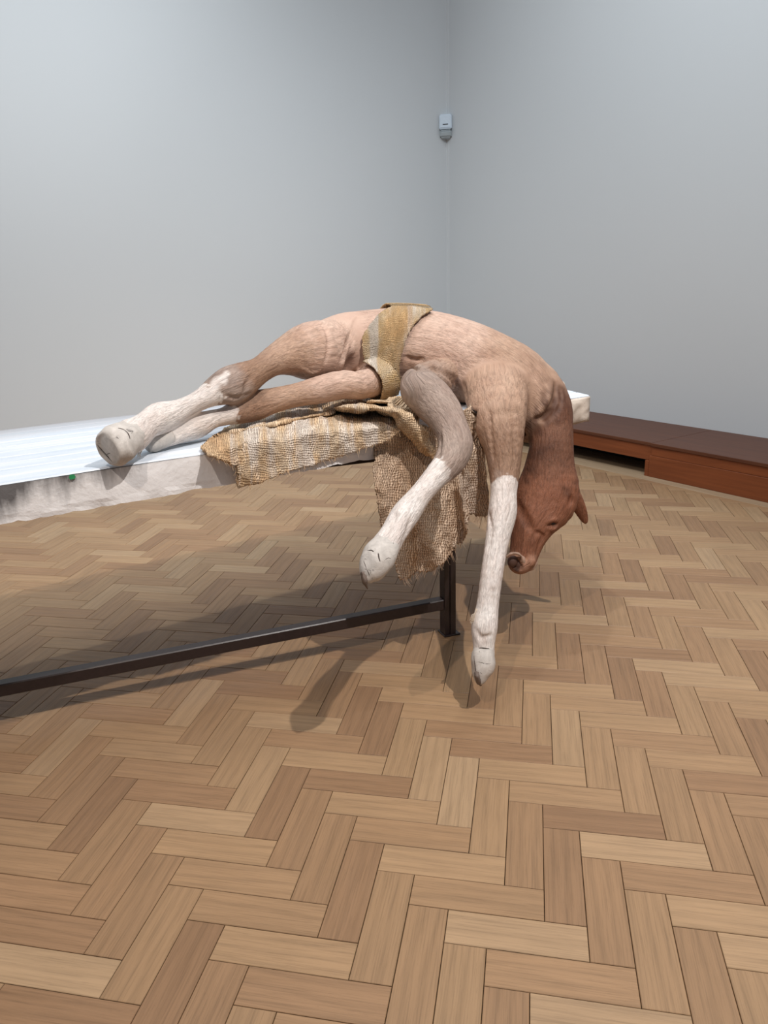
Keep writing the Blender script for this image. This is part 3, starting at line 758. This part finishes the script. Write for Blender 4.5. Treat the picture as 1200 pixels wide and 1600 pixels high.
FW = np.stack([FV[:, 0], FV[:, 1], FV[:, 2]], 1); FWORLD = FV[:, :1] * A + (FV[:, 1:2] + QF) * N + FV[:, 2:3] * Z
FO = W(1.4, -.25, TOP)
fm = mesh_from('foal', FWORLD - FO, FQ)
at_ = fm.color_attributes.new('coat', 'FLOAT_COLOR', 'POINT'); at_.data.foreach_set('color', np.concatenate([coat, np.ones((len(coat), 1))], 1).astype(np.float32).ravel())
fa_ = fm.attributes.new('flow', 'FLOAT_VECTOR', 'POINT'); fa_.data.foreach_set('vector', flow.astype(np.float32).ravel())
foal = put('foal', fm, M['coat'], None, 'tan foal with white legs lying limp over the slab edge, chestnut head hanging down', 'foal', smooth=True)
foal.location = Vector(FO)
def kid(name, V, Fc, mat, label=None, uv=None, smooth=True, parent=None):
    o = put(name, mesh_from(name, np.asarray(V) - FO, Fc, uv), mat, parent or foal, label=label, smooth=smooth); return o
def loft(nodes, n=28, per=4, cap=True, noise=.0, nf=60, square=1.0):
    c = make_chain([(*nd[:5], (0, 0, 0)) for nd in nodes], per); V = []; Fc = []
    for i in range(len(c.p)):
        t, nn, b = c.fr[min(i, len(c.fr) - 1)]
        for k in range(n):
            a = 2 * PI * k / n; ca, sa = math.cos(a), math.sin(a)
            sg = lambda v: math.copysign(abs(v) ** square, v)
            V.append(c.p[i] + nn * c.r[i, 0] * sg(ca) + b * c.r[i, 1] * sg(sa))
    V = np.array(V)
    if noise:
        ctr = np.repeat(c.p, n, 0); dirn = V - ctr; V = V + dirn * (wob(V, nf, 12, 1) * noise + wob(V, nf * 2.7, 10, 2) * noise * .5)[:, None]
    m_ = len(c.p); Fc = [(i * n + k, i * n + (k + 1) % n, (i + 1) * n + (k + 1) % n, (i + 1) * n + k) for i in range(m_ - 1) for k in range(n)]
    if cap: Fc += [tuple(range(n))[::-1], tuple((m_ - 1) * n + k for k in range(n))]
    uv = [((2 * (k / n) if k < n / 2 else 2 * (1 - k / n)) * .5 * .2, c.len[i]) for i in range(m_) for k in range(n)]
    return V[:, :1] * A + (V[:, 1:2] + QF) * N + V[:, 2:3] * Z, Fc, uv
def hoof(nodes, cracks, tip=None):
    V, Fc, _u = loft(nodes, 32, 4, noise=.06, nf=46); h = kid('hoof', V, Fc, M['hoof'], 'pale cracked grey hoof')
    tree = BVHTree.FromPolygons([tuple(v) for v in V], [tuple(int(i) for i in f) for f in Fc])
    for cr in cracks:                                # dark splits lying on the horn
        pts = []
        for x, y, r in cr:
            d = Vector(ray(x, y)).normalized(); hit = tree.ray_cast(Vector(CAM), d)
            if hit[0] is not None: pts.append((np.array(hit[0]) , r * .0010))
        if len(pts) < 2: continue
        pts = catmull(np.array([[*p, r] for p, r in pts]), 4); T_ = np.gradient(pts[:, :3], axis=0); VV = []; FF = []; k_ = 6
        for i, p in enumerate(pts):
            t = T_[i] / np.linalg.norm(T_[i]); v = FWD - t * (FWD @ t); v /= np.linalg.norm(v); n = np.cross(t, v)
            r = p[3] * (.3 if i in (0, len(pts) - 1) else 1)
            VV += [p[:3] + r * (n * math.cos(q * 2 * PI / k_) + .5 * v * math.sin(q * 2 * PI / k_)) for q in range(k_)]
        FF = [(i * k_ + q, i * k_ + (q + 1) % k_, (i + 1) * k_ + (q + 1) % k_, (i + 1) * k_ + q) for i in range(len(pts) - 1) for q in range(k_)]
        kid('split', VV, FF, M['split'], 'dark split in the horn', parent=h)
    if tip:
        V, Fc, _u = loft(tip, 20, 3, noise=.22, nf=150); kid('toe', V, Fc, M['toe'], 'dark frayed toe', parent=h)
    return h
hoof([(606, 848, .334, 20, .031), (597, 862, .348, 25, .037), (588, 877, .356, 25.5, .038), (580, 893, .362, 21, .033), (575, 905, .366, 13, .022), (574, 911, .368, 6, .012)],
     [[(568, 876, .5), (572, 886, .8), (577, 898, .9), (581, 909, .8)], [(574, 861, 1.2), (580, 860, 1.6), (584, 862, .8)], [(591, 864, 1.2), (592, 872, 1.8), (594, 878, 1.0)], [(600, 876, .6), (606, 872, .8), (611, 873, .6)]],
     [(567, 894, .364, 4.5, .016), (569, 904, .370, 5, .016), (572, 913, .372, 3.5, .010), (574, 919, .372, 1.5, .005)])
hoof([(756, 1014, .322, 15.5, .028), (755, 1028, .332, 18.5, .033), (754, 1042, .338, 18, .034), (752, 1055, .343, 14, .030), (751, 1063, .347, 9, .020), (751, 1067, .348, 5, .012)],
     [[(741, 1024, .7), (742, 1036, 1.2), (744, 1050, 1.6), (749, 1062, 1.6)], [(746, 1047, .5), (752, 1052, .7), (759, 1057, .5)], [(747, 1034, .4), (755, 1036, .5), (765, 1038, .4)], [(748, 1013, 1.6), (755, 1013, 2.4), (765, 1014, 1.6)]],
     [(745, 1052, .356, 4, .012), (747, 1062, .352, 4.5, .012), (751, 1070, .350, 2.5, .007)])
hoof([(207, 680, -.030, 26, .034), (196, 687, -.012, 31, .039), (185, 693, .006, 33, .041), (177, 698, .020, 31, .040), (173, 701, .028, 26, .035), (171, 702, .030, 17, .022)],
     [[(151, 694, .8), (153, 706, 1.6), (159, 715, 2.0), (166, 721, 2.2), (175, 721, 1.2)], [(184, 669, .9), (192, 671, 1.2), (200, 678, 1.8), (203, 686, 1.2)], [(166, 710, .6), (172, 708, .9)]])
hoof([(264, 683, -.114, 14, .024), (250, 688, -.106, 15, .024), (238, 692, -.098, 15, .023), (230, 695, -.094, 11, .018)], [])
def tuft(strands, r):
    V = []; Fc = []
    for st in strands:
        pts = catmull(np.array([atq(x, y, q) for x, y, q in st]), 4); T_ = np.gradient(pts, axis=0); b0 = len(V)
        for i, p in enumerate(pts):
            t = T_[i] / np.linalg.norm(T_[i]); v = FWD - t * (FWD @ t); v /= np.linalg.norm(v); n = np.cross(t, v); rr_ = r * (1.05 - i / len(pts))
            V += [p + rr_ * (n * math.cos(k * 2.094) + v * math.sin(k * 2.094)) for k in range(3)]
        Fc += [(b0 + i * 3 + k, b0 + i * 3 + (k + 1) % 3, b0 + i * 3 + 3 + (k + 1) % 3, b0 + i * 3 + 3 + k) for i in range(len(pts) - 1) for k in range(3)]
    o = kid('hair_tuft', V, Fc, M['hair'], 'pale hair tuft'); o['kind'] = 'stuff'
rs_ = random.Random(11); j_ = lambda a: rs_.uniform(-a, a)
tuft([[(212 + j_(5), 692 + j_(4), -.035), (211 + j_(6), 703 + j_(3), -.028), (206 + j_(9), 711 + j_(3), -.022)] for _ in range(22)] + [[(222 + j_(4), 690 + j_(4), -.04), (220 + j_(3), 702 + j_(3), -.03), (217 + j_(3), 713 + j_(4), -.026)] for _ in range(14)], .0011)
tuft([[(744 + j_(2), 958 + j_(8), .275), (739 + j_(2), 966 + j_(6), .285), (735 + j_(2), 970 + j_(6), .29)] for _ in range(26)], .0010)
tuft([[(828 + j_(5), 640 + j_(14), .045), (834 + j_(5), 655 + j_(12), .055), (830 + j_(9), 668 + j_(9), .06)] for _ in range(6)], .0008) if False else None
# eye and mouth
def blob(name, c, rx, ry, rz, mat, label, fr=None):
    bm = bmesh.new(); bmesh.ops.create_uvsphere(bm, u_segments=20, v_segments=12, radius=1)
    V = np.array([v.co[:] for v in bm.verts]); Fc = [[v.index for v in f.verts] for f in bm.faces]; bm.free()
    X, Y_, Z_ = fr if fr else (A, N, Z)
    P = W(*c) + V[:, :1] * X * rx + V[:, 1:2] * Y_ * ry + V[:, 2:] * Z_ * rz
    return kid(name, P, Fc, mat, label)
if EYE is not None: blob('eye', EYE - grad(EYE) * .004, .013, .008, .006, M['eye'], 'dark half closed eye')
mq = MQ
blob('mouth', sqz(atq(801, 877, mq - .009)), .018, .014, .019, M['mouth'], 'dark grey brown open mouth')
blob('mouth', sqz(atq(809.5, 883, mq - .005)), .0125, .014, .022, M['mouth'], 'dark grey brown open mouth')
V, Fc, _u = loft([(791, 870, mq - .006, 1.2, .004), (799, 865, mq + .003, 1.7, .005), (808, 865, mq + .009, 2.0, .006), (815, 870, mq + .012, 2.6, .007), (818, 880, mq + .012, 3.6, .009), (817, 888, mq + .009, 3.6, .009), (813, 892, mq + .004, 1.8, .005)], 16, 4, noise=.25, nf=110)
kid('lip', V, Fc, M['lip'], 'pale bristly lip edge')
V, Fc, _u = loft([(818, 886, mq + .001, 6, .010), (826, 886, mq + .003, 6.5, .012), (833, 881, mq + .001, 6, .011), (836, 874, mq - .004, 5, .009)], 16, 4, noise=.10, nf=80)
kid('nostril_rim', V, Fc, M['lip'], 'pale nostril rim')
blob('nostril', sqz(atq(829, 882, mq + .011)), .0055, .004, .007, M['eye'], 'dark nostril')

# ---------------------------------------------------------------- cloths
def polyl(pts, n):
    pts = np.asarray(pts, float); d = np.concatenate([[0], np.cumsum(np.linalg.norm(np.diff(pts, axis=0), axis=1))]); t = np.linspace(0, d[-1], n)
    return np.stack([np.interp(t, d, pts[:, k]) for k in range(2)], 1)
def coons(top, bottom, left, right, nu, nv):
    T, B, L, R = polyl(top, nu), polyl(bottom, nu), polyl(left, nv), polyl(right, nv)
    u = np.linspace(0, 1, nu)[None, :, None]; v = np.linspace(0, 1, nv)[:, None, None]
    return (1 - v) * T[None] + v * B[None] + (1 - u) * L[:, None] + u * R[:, None] - ((1 - u) * (1 - v) * T[0] + u * (1 - v) * T[-1] + (1 - u) * v * B[0] + u * v * B[-1])
def grid_relax(P, it, lam=.5):
    for _ in range(it):
        Q = P.copy(); Q[1:-1, 1:-1] = (P[:-2, 1:-1] + P[2:, 1:-1] + P[1:-1, :-2] + P[1:-1, 2:]) / 4; P = P + lam * (Q - P)
    return P
def gnormal(P):
    du = np.gradient(P, axis=1); dv = np.gradient(P, axis=0); n = np.cross(du, dv); n /= np.linalg.norm(n, axis=-1, keepdims=True) + 1e-9
    s_ = np.sign((n * (CAM - P)).sum(-1)).mean(); return n * (s_ if s_ else 1)
def clear_slab(P, th):
    th = th + .0025; q = P @ N - QF; deep = (q < th + .003) & (P[..., 2] < TOP + th + .003); side = deep & (P[..., 2] < TOP - .012)
    P = P + N * np.where(side, th + .003 - q, 0)[..., None]; P[..., 2] = np.where(deep & ~side, TOP + th + .003, P[..., 2]); return P
def cloth_obj(name, P, px, mat, thick, parent=None, label=None, cat=None, rough=.003, uvs=.002, uvo=(0, 0), wrap=False, clr=.012):
    nv, nu = P.shape[:2]; n = gnormal(P)
    P = P + n * (wob(P, 48, 12, 1) * rough + wob(P, 130, 12, 2) * rough * .5)[..., None]
    cl_ = thick + clr
    for _ in range(14):
        L_ = sqz(P); f_ = sample(L_); m_ = f_ < cl_
        if not m_.any(): break
        gd = grad(L_); gw = gd[..., :1] * A + gd[..., 1:2] * N + gd[..., 2:] * Z
        P = P + gw * np.where(m_, np.clip(cl_ - f_, 0, .012) + .0005, 0)[..., None]
        if not wrap: P = clear_slab(P, thick)
    if not wrap: P = clear_slab(P, thick)
    V = P.reshape(-1, 3); g = lambda a, b: a * nu + b
    Fc = [(g(a, b), g(a, b + 1), g(a + 1, b + 1), g(a + 1, b)) for a in range(nv - 1) for b in range(nu - 1)]
    if wrap: Fc += [(g(nv - 1, b), g(nv - 1, b + 1), g(0, b + 1), g(0, b)) for b in range(nu - 1)]
    me = mesh_from(name, V, Fc, (px.reshape(-1, 2) * uvs + np.array(uvo)))
    e1 = V[Fc[len(Fc) // 3][1]] - V[Fc[len(Fc) // 3][0]]; e2 = V[Fc[len(Fc) // 3][3]] - V[Fc[len(Fc) // 3][0]]
    flip = np.cross(e1, e2) @ (CAM - V[Fc[len(Fc) // 3][0]]) < 0
    if flip: me.flip_normals()
    o = put(name, me, mat, parent, label, cat, smooth=True)
    md = o.modifiers.new('thick', 'SOLIDIFY'); md.thickness = thick; md.offset = -1
    return o
def frays(name, P, count, length, mat, parent):
    """loose threads along a hem P (k,3)"""
    V = []; Fc = []; rs = random.Random(5)
    for _ in range(count):
        f = rs.random() * (len(P) - 1.001); i = int(f); p = P[i] + (P[i + 1] - P[i]) * (f - i)
        d = np.array([rs.uniform(-.5, .5), rs.uniform(-.5, .5), -1.0]) ; L = length * rs.uniform(.3, 1); b0 = len(V); r = rs.uniform(.0004, .0009)
        sd = np.array([rs.uniform(-1, 1), rs.uniform(-1, 1), 0]) * L * .4
        for k in range(4):
            t = k / 3; c = p + Z * .004 + d * L * t + sd * t * t
            for q in range(3): V.append(c + r * (1 - .6 * t) * (A * math.cos(q * 2.094) + N * math.sin(q * 2.094)))
        for k in range(3):
            for q in range(3): Fc.append((b0 + k * 3 + q, b0 + k * 3 + (q + 1) % 3, b0 + k * 3 + 3 + (q + 1) % 3, b0 + k * 3 + 3 + q))
    put(name, mesh_from(name, V, Fc), mat, parent, kind='stuff')
def skin(x, y, lift):
    for k in range(24):
        h = surf(x, y + k)
        if h is not None: return h + grad(h) * lift
    return None
# band of cloth round the foal's waist
Lb = [(613, 486), (600, 491), (577, 511), (563, 525), (560, 541), (563, 558), (569, 570), (579, 579), (590, 594), (592, 606)]
Rb = [(675, 490), (657, 500), (640, 519), (631, 537), (627, 553), (624, 566), (625, 588), (620, 601)]
nu, nv = 26, 44
px = coons([Lb[0], (640, 486), Rb[0]], [Lb[-1], Rb[-1]], Lb, Rb, nu, nv)
px[:, 0, 0] += np.random.uniform(-1.2, 1.2, nv); px[:, -1, 0] += np.random.uniform(-1.2, 1.2, nv)
front = np.array([[skin(*px[a, b], .007) for b in range(nu)] for a in range(nv)])
tc = CH['trunk']; back = []; bpx = []
for k in range(1, 22):
    row = []
    for b in range(nu):
        p0, p1 = front[-1, b], front[0, b]; i = int(np.argmin(np.linalg.norm(tc.p - (p0 + p1) / 2, axis=1))); c = tc.p[i]; t = tc.p[min(i + 2, len(tc.p) - 1)] - tc.p[max(i - 2, 0)]; t = t / np.linalg.norm(t)
        d0 = p0 - c; d1 = p1 - c; ax0, ax1 = d0 @ t, d1 @ t; d0 = d0 - t * ax0; d1 = d1 - t * ax1; d0 /= np.linalg.norm(d0); d1 /= np.linalg.norm(d1)
        e = np.array([0, -1.0, 0]); e = e - t * (e @ t); e = e - d0 * (e @ d0); e /= np.linalg.norm(e)
        a1 = math.atan2(d1 @ e, d1 @ d0); a1 = a1 if a1 > 0 else a1 + 2 * PI; a = a1 * k / 22
        dr = d0 * math.cos(a) + e * math.sin(a); o_ = c + t * (ax0 + (ax1 - ax0) * k / 22); rr_ = np.arange(.03, .24, .003); f = sample(o_ + rr_[:, None] * dr); j = int(np.argmax(f > 0))
        P_ = o_ + dr * (rr_[j] + (.004 if k > 16 else .007)); P_[2] = max(P_[2], TOP + .055); row.append(P_)
    back.append(row); bpx.append(px[-1] + np.array([0, 8.0 * k]))
G_ = np.concatenate([front, np.array(back)]); GP = np.concatenate([px, np.array(bpx)])
G_ = grid_relax(G_, 2); GWd = G_[..., :1] * A + (G_[..., 1:2] + QF) * N + G_[..., 2:] * Z
cloth_obj('waist_band', GWd, GP, M['band'], .004, None, 'ochre felted cloth band wrapped around the waist of the foal', 'cloth', .0022, .002, (0, .4), True)

def onslab(x, y, th, qo):
    P = atz(x, y, TOP + th)
    return P if P @ N - QF < qo else atq(x, y, qo)
def slab_cloth(px, thf, qf):
    nv, nu = px.shape[:2]
    return np.array([[onslab(*px[a, b], thf(b / (nu - 1), a / (nv - 1)), qf(b / (nu - 1), a / (nv - 1))) for b in range(nu)] for a in range(nv)])
# blanket over the front edge
pxb = coons([(332, 682), (360, 660), (400, 645), (450, 636), (500, 628), (560, 620), (604, 612)],
            [(313, 698), (326, 705), (341, 717), (357, 722), (369, 731), (371, 748), (372, 765), (384, 759), (400, 757), (425, 748), (450, 737), (480, 729), (505, 722), (540, 711), (580, 698), (612, 688), (633, 664)],
            [(332, 682), (322, 690), (313, 698)], [(604, 612), (618, 632), (628, 650), (633, 664)], 110, 36)
pxb[-1] += np.random.uniform(-1.6, 1.6, (110, 2))
Pb = slab_cloth(pxb, lambda u, v: .012 + .016 * math.sin(PI * min(1, u * 1.2)) * (1 - v), lambda u, v: .014 + .030 * v * (1 - u) + .012 * math.sin(u * 17) * v + .05 * max(0, (u - .8) / .2))
Pb = grid_relax(Pb, 8)
bl = cloth_obj('edge_blanket', Pb, pxb, M['blanket'], .007, None, 'mottled ochre woven blanket spread over the front edge of the slab', 'blanket', .0040)
def fold(top, bottom, th, bulge, q, nu=60, nv=18, name='rolled_fold', clr=.012):
    p = coons(top, bottom, [top[0], bottom[0]], [top[-1], bottom[-1]], nu, nv)
    P = slab_cloth(p, lambda u, v: th + bulge * math.sin(PI * v) * min(1, 6 * u), lambda u, v: q + bulge * .9 * math.sin(PI * v) * min(1, 6 * u))
    P = grid_relax(P, 5); return cloth_obj(name, P, p, M['blanket'], .006, bl, None, None, .003, .002, (.7, .2), False, clr)
fold([(500, 632), (530, 624), (555, 624), (592, 629), (635, 634), (655, 641), (667, 660), (674, 685), (681, 716)],
     [(505, 640), (522, 643), (562, 647), (585, 643), (614, 652), (620, 666), (642, 688), (655, 706), (680, 717)], .024, .036, .05)
fold([(552, 625), (588, 617), (608, 614), (624, 616), (645, 634)], [(556, 628), (592, 634), (620, 636), (638, 637), (646, 637)], .040, .026, .02, 40, 12, clr=.034)
fold([(380, 672), (420, 660), (470, 650), (520, 640)], [(350, 678), (420, 668), (470, 657), (525, 646)], .014, .016, .02, 40, 8)
# sacking hanging in front of the slab
pxs = coons([(588, 688), (640, 672), (690, 664), (722, 642), (742, 634)],
            [(626, 905), (641, 902), (650, 892), (672, 894), (690, 882), (706, 864), (712, 850), (724, 846), (729, 818), (734, 803), (748, 807), (763, 806)],
            [(588, 688), (583, 740), (590, 790), (600, 835), (617, 878), (626, 905)], [(742, 634), (750, 670), (757, 710), (761, 760), (763, 806)], 96, 100)
pxs[-1] += np.random.uniform(-2.2, 2.2, (96, 2)); pxs[:, 0, 0] += np.random.uniform(-1, 1, 100)
nv, nu = pxs.shape[:2]
Ps = np.zeros((nv, nu, 3))
for a in range(nv):
    for b in range(nu):
        u, v = b / (nu - 1), a / (nv - 1); x, y = pxs[a, b]
        q = .030 + .022 * v + .016 * math.sin(u * 15 + v * 2.0) * (.4 + v) + .010 * math.sin(u * 31 - v * 3) * v - .03 * max(0, u - .72) / .28
        q += .02 * math.exp(-((u - .93) / .06) ** 2) * (1 - v) * (1 - v)
        q = .012 + (q - .012) * min(1, max(0, (y - 705) / 60)) if u < .8 else q
        Ps[a, b] = atq(x, y, max(q, .010))
Ps = grid_relax(Ps, 3)
hs = cloth_obj('hanging_sacking', Ps, pxs, M['sacking'], .005, None, 'coarse tan sacking hanging down below the slab behind the bent foreleg', 'cloth', .0030, .002, (.3, .1))
frays('loose_threads', Ps[-1], 130, .030, M['sacking'], hs)
frays('loose_threads', Pb[-1], 120, .018, M['blanket'], bl)
